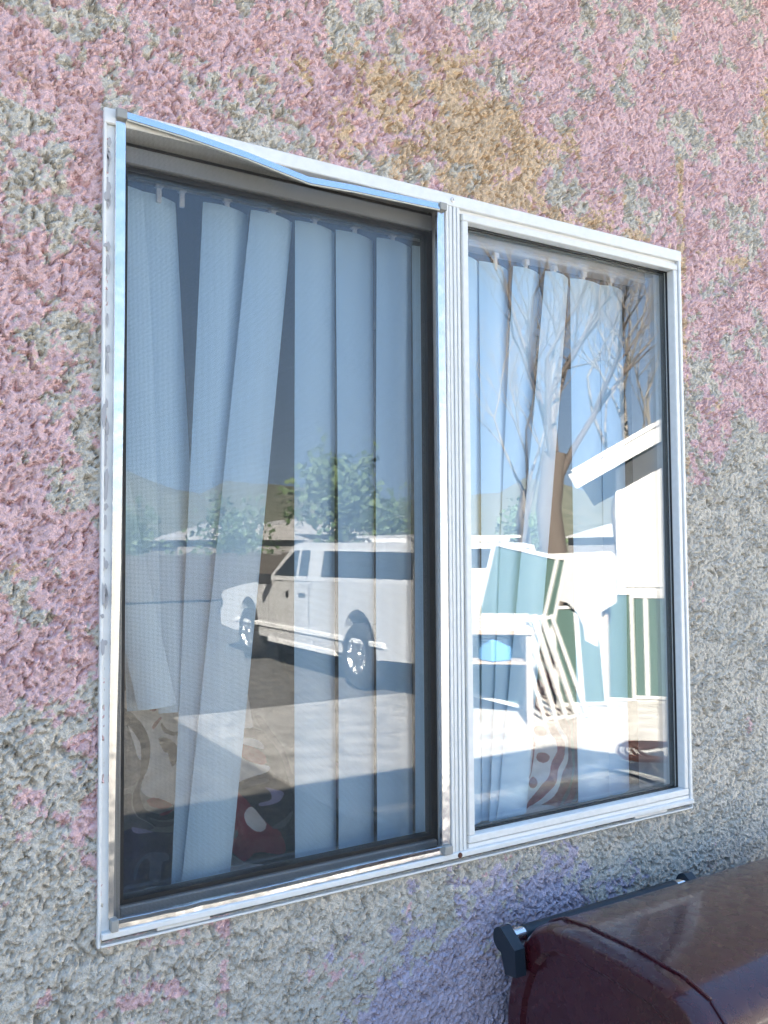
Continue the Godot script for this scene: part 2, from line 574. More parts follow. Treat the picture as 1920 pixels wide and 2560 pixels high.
# ---------------------------------------------------------------- the window
func window() -> void:
	var t := thing("sliding_window", "white two pane aluminium sliding window set in the stucco wall", "window", Vector3(0, Y0, 0))
	var st := begin()
	# outer frame: channel with a face flange, a deep inner liner
	bx(st, 0.0, W, 1.1975, 1.221, -0.06, 0.0125, 0.0015)
	obj("frame_head", st, M.white, t)
	st = begin()
	bx(st, 0.0, 0.0045, 0.0, 1.1973, -0.06, 0.0125, 0.001)
	bx(st, 0.0046, 0.0175, 0.0125, 1.1972, -0.06, 0.0075, 0.001)
	var jl := obj("frame_jamb", st, M.white, t)
	# flakes of old paint and caulk left along the left jamb
	st = begin()
	for i in 46:
		var y := rng.randf_range(0.42, 1.17)
		var hh := rng.randf_range(0.004, 0.022)
		var x0 := rng.randf_range(0.003, 0.009)
		var poly := PackedVector2Array()
		for k in 7:
			var a := TAU * k / 7.0
			poly.append(Vector2(x0 + cos(a) * rng.randf_range(0.0015, 0.004), y + sin(a) * hh * rng.randf_range(0.5, 1.0)))
		var zf := 0.0095 + 0.0002 * (i % 7) if x0 > 0.0042 else 0.0128
		prism(st, poly, func(u, v, d): return Vector3(u, v, zf + d), 0.0, 0.0008)
	tag(obj("paint_flake", st, mat(lin(0.42, 0.42, 0.44), 0.8), jl), "", "", "", "stuff")
	st = begin()
	bx(st, 1.2365, W - 0.0035, 0.0125, 1.1973, -0.06, 0.0135, 0.0015)
	bx(st, W - 0.0034, W, 0.0, 1.1972, -0.06, 0.0105, 0.001)
	obj("frame_jamb", st, M.white, t)
	st = begin()
	bx(st, 0.0047, W - 0.0036, 0.0118, 0.0215, -0.062, 0.0175, 0.0015)
	bx(st, 0.0047, W - 0.0036, 0.0, 0.0035, -0.02, 0.0135, 0.001)
	var sill := obj("frame_sill", st, M.white, t)
	st = begin()
	bx(st, 0.0047, W - 0.0036, 0.0036, 0.0117, -0.02, 0.001)
	obj("weep_channel", st, M.alu_dull, sill)
	for s in [[0.085, 0.165], [1.07, 1.165]]:
		st = begin()
		bx(st, s[0], s[1], 0.0055, 0.0116, 0.0012, 0.0125, 0.0008)
		obj("weep_cover", st, M.vinyl, sill)
	# mullion with its flutes
	st = begin()
	bx(st, 0.6115, 0.6455, 0.0216, 1.1974, -0.06, 0.0085)
	for k in 4:
		var x0 := 0.612 + k * 0.0084
		bx(st, x0, x0 + 0.0066, 0.0217, 1.1973, 0.0086, 0.0125 - (0.001 if k == 1 else 0.0), 0.0012)
	obj("mullion", st, M.white, t)
	# right-hand fixed light
	st = begin()
	bx(st, 0.6456, 0.6495, 0.0216, 1.1974, -0.06, 0.004)
	bx(st, 0.6496, 1.2364, 1.1905, 1.1974, -0.06, 0.004)
	bx(st, 0.6496, 1.2364, 0.0216, 0.0292, -0.06, 0.0105, 0.001)
	obj("glazing_track", st, M.vinyl, t)
	st = begin()
	bx(st, 0.651, 0.6645, 0.0436, 1.1762, -0.03, 0.0105, 0.0015)
	bx(st, 1.2235, 1.2355, 0.0436, 1.1762, -0.03, 0.0105, 0.0015)
	bx(st, 0.651, 1.2355, 1.1764, 1.1895, -0.03, 0.0112, 0.0015)
	bx(st, 0.6505, 1.2345, 0.0305, 0.0434, -0.03, 0.0118, 0.0015)
	obj("glazing_bead", st, M.white, t)
	st = begin()
	ring(st, 0.6646, 1.2234, 0.0437, 1.1761, 0.0015, -0.0124, -0.008)
	ring(st, 0.6646, 1.2234, 0.0437, 1.1761, 0.003, -0.028, -0.0165)
	obj("gasket", st, M.gasket, t)
	pane(t, 0.6647, 1.2233, 0.0438, 1.176, -0.014, M.coated_strong)
	# left-hand sash, behind the screen
	st = begin()
	bx(st, 0.0178, 0.038, 0.0217, 1.1972, -0.06, -0.016, 0.002)
	bx(st, 0.0382, 0.6028, 1.157, 1.185, -0.058, -0.018, 0.002)
	bx(st, 0.0382, 0.6028, 0.0217, 0.038, -0.058, -0.02, 0.002)
	obj("sash", st, M.alu_dull, t)
	st = begin()
	bx(st, 0.603, 0.6113, 0.0217, 1.1972, -0.06, -0.03, 0.002)
	obj("interlock_stile", st, M.gasket, t)  # black colour stands in for the shade of the recessed stile
	st = begin()
	bx(st, 0.0382, 0.6028, 1.1852, 1.1971, -0.058, -0.035)
	obj("track_brush", st, M.gasket, t)
	st = begin()
	ring(st, 0.0381, 0.6029, 0.0381, 1.1569, 0.007, -0.05, -0.028)
	obj("gasket", st, M.gasket, t)
	pane(t, 0.0383, 0.6027, 0.0383, 1.1567, -0.034, M.coated)
	st = begin()
	disc(st, Vector3(0.627, 1.209, 0.0124), Vector3.BACK, [[0.0046, 0.0], [0.0042, 0.0014], [0.0026, 0.0022], [0.0012, 0.0012], [0.0, 0.001]], 18)
	obj("screw", st, M.steel, t)
	st = begin()
	disc(st, Vector3(0.6255, 0.0168, 0.0174), Vector3.BACK, [[0.0048, 0.0], [0.0044, 0.0012], [0.0026, 0.002], [0.0, 0.0022]], 18)
	tag(obj("screw", st, M.rust, t), "rusty screw in the sill below the mullion")

func ring(st: SurfaceTool, x0: float, x1: float, y0: float, y1: float, w: float, z0: float, z1: float) -> void:
	bx(st, x0, x0 + w, y0, y1, z0, z1)
	bx(st, x1 - w, x1, y0, y1, z0, z1)
	bx(st, x0 + w, x1 - w, y0, y0 + w, z0, z1)
	bx(st, x0 + w, x1 - w, y1 - w, y1, z0, z1)

func pane(t: Node3D, x0: float, x1: float, y0: float, y1: float, z: float, coat: Material) -> void:   # double glazing
	var st := begin()
	bx(st, x0, x1, y0, y1, z - 0.0015, z + 0.0015)
	obj("pane", st, M.glass, t)
	st = begin()
	bx(st, x0, x1, y0, y1, z - 0.0125, z - 0.0095)
	obj("inner_pane", st, coat, t)

# ---------------------------------------------------------------- the insect screen, its top bar kinked
func screen() -> void:
	var t := thing("insect_screen", "grey insect screen with a bent aluminium frame over the left pane", "window screen", Vector3(0, Y0, 0))
	var st := begin()
	var top := [Vector3(0.0325, 1.2125, 0.0195), Vector3(0.12, 1.2065, 0.0205), Vector3(0.22, 1.1955, 0.0215), Vector3(0.329, 1.1785, 0.0225), Vector3(0.42, 1.1835, 0.0215), Vector3(0.5935, 1.189, 0.0185)]
	for i in top.size() - 1:
		strip(st, top[i], top[i + 1], 0.0136, 0.007, i == 2, i == 3)
	obj("top_bar", st, M.alu, t)
	st = begin()
	for i in top.size() - 1:
		bar(st, top[i] + Vector3(0, -0.0082, 0.001), top[i + 1] + Vector3(0, -0.0082, 0.001), 0.0022, 0.002, Vector3.UP)
	obj("spline", st, mat(lin(0.62, 0.6, 0.5), 0.5), t)
	var left := [Vector3(0.0245, 1.2055, 0.0135), Vector3(0.0245, 0.9, 0.0138), Vector3(0.0225, 0.55, 0.0135), Vector3(0.0190, 0.25, 0.0125), Vector3(0.0185, 0.0385, 0.0125)]
	var lw := [0.0155, 0.0155, 0.0135, 0.0105, 0.008]
	st = begin()
	ribbon(st, left, lw, 0.009)
	obj("side_bar", st, M.alu, t)
	st = begin()
	ribbon(st, [Vector3(0.6010, 1.1815, 0.0128), Vector3(0.6015, 0.6, 0.0128), Vector3(0.6000, 0.2, 0.0128), Vector3(0.5995, 0.039, 0.0125)], [0.0155, 0.0155, 0.0165, 0.0175], 0.008)
	obj("side_bar", st, M.alu, t)
	# the bottom bar, dented near its left end
	st = begin()
	var dent := noise(60.0, 15, 2)
	var pts := []
	var ws := []
	for i in 41:
		var x := lerpf(0.0275, 0.5905, i / 40.0)
		var k := exp(-pow((x - 0.11) / 0.045, 2.0))
		pts.append(Vector3(x, 0.0290 - 0.0012 * sin(x * 9.0) + 0.0015 * k * dent.get_noise_1d(x), 0.0125 + 0.004 * k * dent.get_noise_1d(x + 4.0)))
		ws.append(0.0135 - 0.002 * k * absf(dent.get_noise_1d(x + 9.0)))
	ribbon(st, pts, ws, 0.008, 0.0045)
	obj("bottom_bar", st, M.alu, t)
	for c in [[0.0245, 1.213, 0.0155, 0.0145], [0.602, 1.1895, 0.0155, 0.0138], [0.0222, 0.0300, 0.0105, 0.0165], [0.5995, 0.0308, 0.0175, 0.0145]]:
		st = begin()
		bx(st, c[0] - c[2] / 2, c[0] + c[2] / 2, c[1] - c[3] / 2, c[1] + c[3] / 2, 0.005, 0.0215, 0.001)
		obj("corner_piece", st, M.corner, t)
	# the weave: wires drawn on a sheet that hangs from the four bars
	var im := Image.create(16, 16, false, Image.FORMAT_RGBA8)
	for y in 16:
		for x in 16:
			var on: bool = x < 2 or y < 2
			im.set_pixel(x, y, Color(1, 1, 1, 1.0 if on else 0.0))
	var mm := mat(lin(0.03, 0.03, 0.03), 0.7)
	mm.albedo_texture = ImageTexture.create_from_image(im)
	mm.transparency = BaseMaterial3D.TRANSPARENCY_ALPHA
	st = begin()
	var nx := 60
	var sag := noise(2.5, 17, 2)
	var edge := func(x: float) -> float:
		for i in top.size() - 1:
			if x <= top[i + 1].x:
				return lerpf(top[i].y, top[i + 1].y, (x - top[i].x) / (top[i + 1].x - top[i].x)) - 0.005
		return 1.184
	var pos := func(i: int, j: int) -> Vector3:
		var x := lerpf(0.026, 0.595, i / float(nx))
		var yy: float = lerpf(0.033, edge.call(x), j / 40.0)
		var hang: float = sin(PI * i / nx) * sin(PI * j / 40.0)
		return Vector3(x, yy, 0.0095 + 0.004 * hang * sag.get_noise_2d(x, yy))
	for i in nx:
		for j in 40:
			for q in [[0, 0], [1, 1], [1, 0], [0, 0], [0, 1], [1, 1]]:
				var p: Vector3 = pos.call(i + q[0], j + q[1])
				st.set_normal(Vector3.BACK)
				st.set_uv(Vector2(p.x, p.y) / 0.0019)
				st.add_vertex(p)
	obj("mesh_sheet", st, mm, t)

func strip(st: SurfaceTool, a: Vector3, b: Vector3, w: float, d: float, _e0 := false, _e1 := false) -> void:
	ribbon(st, [a, b], [w, w], d, 0.0, 0.38)

func ribbon(st: SurfaceTool, pts: Array, ws: Array, d: float, dish := 0.0, lean := 0.0) -> void:   # a bar in the window's plane with a softly rounded face
	var prof := [Vector2(-0.5, -1.0), Vector2(-0.5, -0.12), Vector2(-0.45, 0.0), Vector2(0.0, 0.015), Vector2(0.45, 0.0), Vector2(0.5, -0.12), Vector2(0.5, -1.0)]
	var rows := []
	for i in pts.size():
		var dir: Vector3 = (pts[mini(i + 1, pts.size() - 1)] - pts[maxi(i - 1, 0)]).normalized()
		var side := Vector3(-dir.y, dir.x, 0.0).normalized()
		var row := []
		for q in prof:
			row.append(pts[i] + side * q.x * ws[i] + Vector3(0, 0, q.y * d + (dish * absf(q.x) * 0.3 if dish > 0.0 else 0.0) - q.x * lean * ws[i]))
		rows.append(row)
	for i in rows.size() - 1:
		for k in prof.size() - 1:
			quad(st, rows[i][k], rows[i][k + 1], rows[i + 1][k + 1], rows[i + 1][k])
	for e in [0, rows.size() - 1]:
		for k in range(1, prof.size() - 1):
			tri(st, rows[e][0], rows[e][k], rows[e][k + 1])

# ---------------------------------------------------------------- vertical blinds
func slat(t: Node3D, tl: float, tr: float, bl: float, br: float, z: float, tilt := 0.018, yb := 0.022, yt := 1.153, bow := 0.0) -> MeshInstance3D:
	var st := begin()
	var nu := 8
	var nv := 20
	var at := func(i: int, j: int, back: float) -> Array:
		var u := i / float(nu)
		var v := j / float(nv)
		var s := v + bow * sin(PI * v)
		var x := lerpf(lerpf(tl, tr, u), lerpf(bl, br, u), s)
		var zz := z + tilt * (0.5 - u) + 0.011 * (1.0 - pow(2.0 * u - 1.0, 2.0)) + 0.002 * sin(v * 5.0 + tl * 40.0) - back
		var dz := (-tilt - 0.044 * (2.0 * u - 1.0)) / maxf(absf(tr - tl), 0.03)
		return [Vector3(x, lerpf(yt, yb, v), zz), Vector3(-dz, 0.0, 1.0).normalized() * (1.0 if back == 0.0 else -1.0)]
	for i in nu:
		for j in nv:
			for back in [0.0, 0.0012]:
				var q := [at.call(i, j, back), at.call(i, j + 1, back), at.call(i + 1, j + 1, back), at.call(i + 1, j, back)]
				for n in ([0, 2, 1, 0, 3, 2] if back == 0.0 else [0, 1, 2, 0, 2, 3]):
					st.set_normal(q[n][1])
					st.add_vertex(q[n][0])
	for j in nv:
		for i in [0, nu]:
			quad(st, at.call(i, j, 0.0)[0], at.call(i, j, 0.0012)[0], at.call(i, j + 1, 0.0012)[0], at.call(i, j + 1, 0.0)[0])
	for i in nu:
		for j in [0, nv]:
			quad(st, at.call(i, j, 0.0)[0], at.call(i + 1, j, 0.0)[0], at.call(i + 1, j, 0.0012)[0], at.call(i, j, 0.0012)[0])
	return obj("slat", st, M.slat, t)

func blinds() -> void:
	var t := thing("vertical_blind", "white vertical blind with some slats hanging askew inside the window", "blinds", Vector3(0, Y0, 0))
	slat(t, -0.085, -0.016, 0.078, 0.142, -0.083, 0.01, 0.315, 1.153, -0.06)
	slat(t, 0.022, 0.104, 0.066, 0.150, -0.104, 0.016, 0.31)
	slat(t, 0.064, 0.147, 0.118, 0.200, -0.113, 0.016, 0.30)
	slat(t, 0.186, 0.274, 0.137, 0.226, -0.103)
	slat(t, 0.269, 0.355, 0.149, 0.238, -0.091)
	slat(t, 0.355, 0.443, 0.353, 0.442, -0.1)
	slat(t, 0.439, 0.527, 0.439, 0.521, -0.1)
	slat(t, 0.524, 0.612, 0.517, 0.605, -0.1)
	slat(t, 0.605, 0.694, 0.602, 0.69, -0.1)
	slat(t, 0.688, 0.777, 0.682, 0.771, -0.1)
	slat(t, 0.772, 0.86, 0.764, 0.852, -0.108)
	slat(t, 0.854, 0.94, 0.773, 0.86, -0.1)
	var low := slat(t, 0.933, 1.015, 0.786, 0.876, -0.089)
	slat(t, 1.014, 1.114, 1.011, 1.112, -0.096, 0.008)
	slat(t, 1.104, 1.182, 1.1, 1.178, -0.1, 0.008)
	var st := begin()
	bx(st, 0.797, 0.858, 0.029, 0.041, -0.0795, -0.078)
	obj("hem_pocket", st, M.slat, low)
	st = begin()
	bx(st, -0.02, 1.24, 1.176, 1.2, -0.125, -0.085, 0.003)
	bx(st, -0.0201, 1.2401, 1.1765, 1.1805, -0.0849, -0.082, 0.001)
	bx(st, -0.0201, 1.2401, 1.184, 1.187, -0.0849, -0.083, 0.001)
	var rail := obj("headrail", st, M.rail, t)
	st = begin()
	bx(st, 1.222, 1.246, 1.145, 1.1755, -0.12, -0.09, 0.002)
	obj("end_bracket", st, M.alu_dull, rail)
	for x in [0.03, 0.113, 0.152, 0.231, 0.317, 0.399, 0.482, 0.565, 0.648, 0.73, 0.814, 0.895, 0.975, 1.06, 1.143]:
		st = begin()
		bx(st, x - 0.004, x + 0.004, 1.139, 1.176, -0.103, -0.097, 0.001)
		bx(st, x - 0.007, x + 0.007, 1.164, 1.1759, -0.106, -0.0935, 0.002)
		obj("slat_hook", st, M.vinyl, t)

# ---------------------------------------------------------------- the printed blanket behind the blind
func paint_poly(im: Image, pts: Array, c: Color, sx: float, sy: float, ox: float, oy: float) -> void:
	var poly := PackedVector2Array()
	var lo := Vector2(9999, 9999)
	var hi := Vector2(-9999, -9999)
	for i in range(0, pts.size(), 2):
		var p := Vector2((pts[i] * 0.001 - ox) * sx, im.get_height() - (pts[i + 1] * 0.001 - oy) * sy)
		poly.append(p)
		lo = lo.min(p)
		hi = hi.max(p)
	# rounded corners: two passes of corner cutting
	for pass_ in 2:
		var nxt := PackedVector2Array()
		for i in poly.size():
			var a := poly[i]
			var b := poly[(i + 1) % poly.size()]
			nxt.append(a.lerp(b, 0.22))
			nxt.append(a.lerp(b, 0.78))
		poly = nxt
	for y in range(maxi(0, int(lo.y)), mini(im.get_height(), int(hi.y) + 1)):
		for x in range(maxi(0, int(lo.x)), mini(im.get_width(), int(hi.x) + 1)):
			if Geometry2D.is_point_in_polygon(Vector2(x + 0.5, y + 0.5), poly):
				im.set_pixel(x, y, c)

func blanket() -> void:
	var sx := 900.0
	var ox := -0.06
	var oy := 0.0
	var im := Image.create(1024, 440, false, Image.FORMAT_RGB8)
	var cream := lin(0.74, 0.72, 0.68)
	var ink := lin(0.025, 0.025, 0.03)
	var slate := lin(0.09, 0.09, 0.095)
	var wine := lin(0.22, 0.02, 0.035)
	var navy := lin(0.022, 0.018, 0.06)
	var mauve := lin(0.26, 0.23, 0.36)
	var brown := lin(0.24, 0.05, 0.045)
	im.fill(lin(0.2, 0.2, 0.2))
	var P := func(c: Color, pts: Array) -> void: paint_poly(im, pts, c, sx, sx, ox, oy)
	# left field
	P.call(slate, [-60, 330, 60, 335, 75, 300, 100, 250, 100, 190, 60, 180, -60, 180])
	P.call(cream, [71, 334, 111, 336, 153, 332, 240, 330, 240, 120, 156, 140, 105, 157, 103, 191, 112, 202, 120, 234, 115, 257, 93, 293, 73, 306])
	P.call(ink, [67, 314, 75, 297, 89, 291, 104, 279, 115, 257, 120, 234, 117, 216, 108, 199, 99, 184, 103, 157, 107, 140, 118, 120, 135, 97, 112, 117, 96, 128, 88, 147, 89, 169, 95, 190, 101, 218, 101, 237, 95, 259, 82, 277, 73, 284])
	P.call(cream, [76, 282, 87, 268, 100, 248, 102, 231, 100, 218, 93, 227, 86, 250])
	P.call(slate, [60, 170, 88, 170, 86, 145, 95, 126, 112, 115, 132, 97, 60, 97])
	P.call(wine, [120, 312, 128, 300, 125, 295, 116, 297, 115, 305])
	P.call(wine, [135, 286, 137, 281, 125, 263, 121, 269])
	P.call(ink, [138, 276, 143, 265, 156, 257, 170, 256, 170, 250, 156, 251, 141, 258, 136, 270])
	P.call(ink, [130, 250, 144, 250, 158, 241, 170, 220, 155, 196, 150, 214, 148, 225, 142, 224])
	P.call(wine, [113, 147, 121, 151, 135, 150, 152, 142, 146, 136, 135, 133, 122, 136])
	P.call(ink, [106, 144, 112, 132, 129, 124, 144, 125, 156, 134, 156, 119, 139, 113, 120, 117, 109, 129])
	P.call(wine, [148, 133, 153, 133, 141, 122, 131, 123])
	P.call(slate, [118, 118, 135, 110, 156, 112, 156, 104, 133, 99])
	P.call(navy, [-60, 108, 58, 105, 85, 113, 112, 98, 154, 88, 240, 80, 240, -5, -60, -5])
	P.call(mauve, [85, 115, 99, 109, 131, 92, 103, 99, 87, 105])
	P.call(lin(0.1, 0.12, 0.2), [87, 46, 92, 59, 113, 66, 150, 58, 150, 45, 137, 47, 135, 14, 115, 18, 119, 45, 115, 56, 100, 54, 91, 30, 87, 31])
	# field between the two askew slats and the straight ones
	P.call(cream, [240, 400, 305, 390, 314, 250, 316, 238, 240, 242])
	P.call(ink, [240, 244, 331, 240, 355, 205, 371, 142, 560, 180, 560, -5, 240, -5])
	P.call(slate, [316, 262, 330, 262, 360, 205, 380, 130, 372, 120, 352, 190, 330, 235])
	P.call(cream, [240, 231, 276, 229, 320, 221, 327, 213, 325, 203, 274, 221, 240, 226])
	P.call(wine, [240, 224, 272, 221, 324, 204, 325, 180, 305, 182, 272, 206, 240, 216])
	P.call(cream, [240, 212, 272, 204, 305, 182, 331, 180, 325, 167, 282, 150, 240, 150])
	P.call(slate, [280, 146, 325, 160, 327, 152, 286, 137])
	P.call(mauve, [316, 146, 352, 135, 342, 119, 312, 108, 309, 115, 327, 122, 326, 136])
	P.call(wine, [240, 148, 272, 142, 295, 118, 301, 107, 331, 71, 346, 66, 366, 16, 312, 30, 293, 10, 282, 17, 250, 50, 240, 60])
	P.call(cream, [300, 112, 314, 92, 327, 76, 324, 60, 310, 61, 292, 78, 289, 96])
	P.call(slate, [255, 72, 261, 83, 273, 70, 265, 60])
	P.call(slate, [332, 67, 340, 82, 370, 99, 370, 88, 344, 68])
	P.call(mauve, [400, 190, 470, 170, 520, 110, 460, 90, 420, 120])
	P.call(cream, [560, 300, 700, 330, 760, 200, 640, 120, 560, 160])
	# medallion seen in the right-hand gap
	for y in im.get_height():
		for x in range(int((0.6 - ox) * sx), im.get_width()):
			var px := ox + (x + 0.5) / sx
			var py := (im.get_height() - y - 0.5) / sx
			var d := Vector2((px - 0.872) * 1.0, (py - 0.135) * 0.92).length()
			var c := cream
			if d < 0.03: c = brown
			elif d < 0.046: c = cream
			elif d < 0.066: c = brown
			elif d < 0.075: c = wine
			elif d < 0.088: c = cream
			elif d < 0.092: c = brown
			elif d < 0.125:
				var a := fposmod(atan2(py - 0.135, px - 0.872), TAU / 12.0) - TAU / 24.0
				c = brown if Vector2(a * d, d - 0.108).length() < 0.011 else cream
			elif d < 0.14: c = wine
			elif d < 0.15: c = cream
			elif d < 0.24: c = lin(0.16, 0.03, 0.04) if fposmod(d, 0.03) < 0.02 else slate
			else: c = slate
			im.set_pixel(x, y, c)
	var m := mat(Color.WHITE, 0.95)
	m.albedo_texture = ImageTexture.create_from_image(im)
	m.texture_repeat = false
	m.rim_enabled = true
	m.rim = 0.3
	m.normal_enabled = true
	m.normal_texture = noise_tex(0.15, 256, true, 2.0, 41, 3)
	m.normal_scale = 0.4
	var fold := noise(7.0, 44, 2)
	var st := begin()
	var nx := 150
	var ny := 44
	var at := func(i: int, j: int) -> Array:
		var x := ox + 1.137 * i / nx
		var top := 0.335 + 0.07 * smoothstep(0.16, 0.3, x) + 0.012 * fold.get_noise_1d(x * 3.0)
		var y := lerpf(0.006, top, j / float(ny))
		var z := -0.150 + 0.016 * sin(x * 38.0 + 2.0 * fold.get_noise_2d(x, y)) + 0.012 * fold.get_noise_2d(x * 2.0, y * 0.6) - 0.10 * pow(j / float(ny), 3.0) * smoothstep(0.15, 0.3, x)
		return [Vector3(x, y, z + (0.012 if x < 0.2 else 0.0) * (1.0 - smoothstep(0.13, 0.2, x))), Vector2((x - ox) * sx / 1024.0, 1.0 - y * sx / 440.0)]
	st.set_smooth_group(0)
	for i in nx:
		for j in ny:
			for q in [[0, 0], [1, 1], [1, 0], [0, 0], [0, 1], [1, 1]]:
				var p: Array = at.call(i + q[0], j + q[1])
				st.set_uv(p[1])
				st.add_vertex(p[0])
	st.index()
	st.generate_normals()
	st.generate_tangents()
	var o := obj("blanket", st, m)
	o.position = Vector3(0, Y0, 0)
	tag(o, "wine, black and cream swirl printed blanket hanging behind the blind", "blanket")

# ---------------------------------------------------------------- the grill
func grill() -> void:
	var gx := 0.69
	var t := thing("barbecue_grill", "dark maroon barbecue grill with black handle under the window", "grill", Vector3(gx, 0, 0.14))
	# lid: a crowned section swept along x with rounded ends; the handle side faces the wall
	var prof := []
	for p in [[-0.085, 0.70], [-0.085, 0.75], [-0.076, 0.795], [-0.058, 0.845], [-0.035, 0.888], [-0.008, 0.918], [0.028, 0.936], [0.09, 0.944], [0.19, 0.947], [0.28, 0.943], [0.322, 0.931], [0.347, 0.908], [0.363, 0.866], [0.368, 0.81], [0.37, 0.70]]:
		prof.append(Vector2(p[0], p[1]))
	var cen := Vector2(0.15, 0.76)
	var lidl := 0.86
	var rows := []
	for k in 41:
		var x := 0.0
		var s := 1.0
		if k < 9:
			var a := PI / 2 * k / 8.0
			x = 0.03 * (1.0 - cos(a)) * 1.0
			s = 1.0 - 0.055 * (1.0 - sin(a))
		elif k > 31:
			var a := PI / 2 * (40 - k) / 8.0
			x = lidl - 0.03 * (1.0 - cos(a))
			s = 1.0 - 0.055 * (1.0 - sin(a))
		else:
			x = lerpf(0.03, lidl - 0.03, (k - 8) / 24.0)
		var row := []
		for q in prof:
			var r: Vector2 = cen + (q - cen) * s
			row.append(Vector3(x, maxf(r.y, 0.7), r.x))
		rows.append(row)
	var st := begin()
	st.set_smooth_group(0)
	for i in rows.size() - 1:
		for k in prof.size() - 1:
			for p in [rows[i][k], rows[i + 1][k + 1], rows[i + 1][k], rows[i][k], rows[i][k + 1], rows[i + 1][k + 1]]:
				st.add_vertex(p)
	st.index()
	st.generate_normals()
	var lid := obj("lid", st, M.enamel, t)
	for e in [0, 40]:
		st = begin()
		var c3 := Vector3(rows[e][0].x, 0.76, 0.15)
		var sgn := -1.0 if e == 0 else 1.0
		# flat cap, then a panel pressed inward with a sloping rim
		var lv := [[1.0, 0.0], [0.86, 0.0], [0.82, -0.006], [0.0, -0.006]]
		for l in 3:
			for k in prof.size() - 1:
				var f := func(kk: int, ll: int) -> Vector3:
					var p: Vector3 = c3 + (rows[e][kk] - c3) * lv[ll][0]
					p.x += sgn * lv[ll][1]
					return p
				if e == 0:
					quad(st, f.call(k, l), f.call(k + 1, l), f.call(k + 1, l + 1), f.call(k, l + 1))
				else:
					quad(st, f.call(k + 1, l), f.call(k, l), f.call(k, l + 1), f.call(k + 1, l + 1))
		obj("lid_end", st, M.enamel, lid)
	# raised band over the lid
	for b in [0.045, 0.8]:
		st = begin()
		for k in range(4, prof.size() - 2):
			var a := Vector3(b, prof[k].y + 0.001, prof[k].x)
			var c := Vector3(b, prof[k + 1].y + 0.001, prof[k + 1].x)
			bar(st, a, c, 0.006, 0.006, Vector3(0, (prof[k] - cen).y, (prof[k] - cen).x).normalized(), 0.002)
		obj("lid_rib", st, M.enamel, lid)
	st = begin()
	bx(st, -0.03, lidl + 0.03, 0.46, 0.695, -0.09, 0.38, 0.02)
	obj("firebox", st, M.enamel, t)
	# handle on the wall side
	st = begin()
	tube(st, [Vector3(-0.01, 0.886, -0.056), Vector3(0.05, 0.886, -0.056)], [0.0125, 0.0125], 20)
	obj("handle_ring", st, M.chrome, t)
	st = begin()
	tube(st, [Vector3(0.4, 0.886, -0.056), Vector3(0.46, 0.886, -0.056)], [0.0125, 0.0125], 20)
	obj("handle_ring", st, M.chrome, t)
	st = begin()
	tube(st, [Vector3(0.022, 0.886, -0.056), Vector3(0.41, 0.886, -0.056)], [0.0138, 0.0138], 20)
	obj("handle", st, M.black, t)
	for hx in [-0.028, 0.438]:
		st = begin()
		var pl := PackedVector2Array()
		for k in 13:
			var a := PI / 2 + PI * k / 12.0
			pl.append(Vector2(-0.056 + 0.021 * cos(a), 0.886 + 0.021 * sin(a)))
		pl.append_array(PackedVector2Array([Vector2(-0.045, 0.832), Vector2(-0.015, 0.838), Vector2(-0.018, 0.882)]))
		prism(st, pl, func(u, v, d): return Vector3(d, v, u), hx, hx + 0.022)
		obj("handle_bracket", st, M.black, t)
	# cart
	for p in [[0.03, 0.02], [0.83, 0.02], [0.03, 0.35], [0.83, 0.35]]:
		st = begin()
		bx(st, p[0] - 0.02, p[0] + 0.02, 0.05, 0.459, p[1] - 0.02, p[1] + 0.02, 0.003)
		obj("leg", st, M.black, t)
	st = begin()
	bx(st, 0.0, 0.86, 0.12, 0.14, 0.0, 0.37, 0.003)
	obj("bottom_shelf", st, M.black, t)
	for p in [[0.03, 0.02], [0.83, 0.02], [0.03, 0.35], [0.83, 0.35]]:
		st = begin()
		disc(st, Vector3(p[0] - 0.012, 0.03, p[1]), Vector3.RIGHT, [[0.0, 0.0], [0.03, 0.0], [0.03, 0.024], [0.0, 0.024]], 16)
		obj("caster", st, M.tyre, t)

# ---------------------------------------------------------------- the yard that the glass mirrors
func yard() -> void:
	truck()
	white_house()
	trailer()
	sashes()
	trees()
	far_things()

func side(u: float, v: float, d: float) -> Vector3:
	return Vector3(d, v, u)

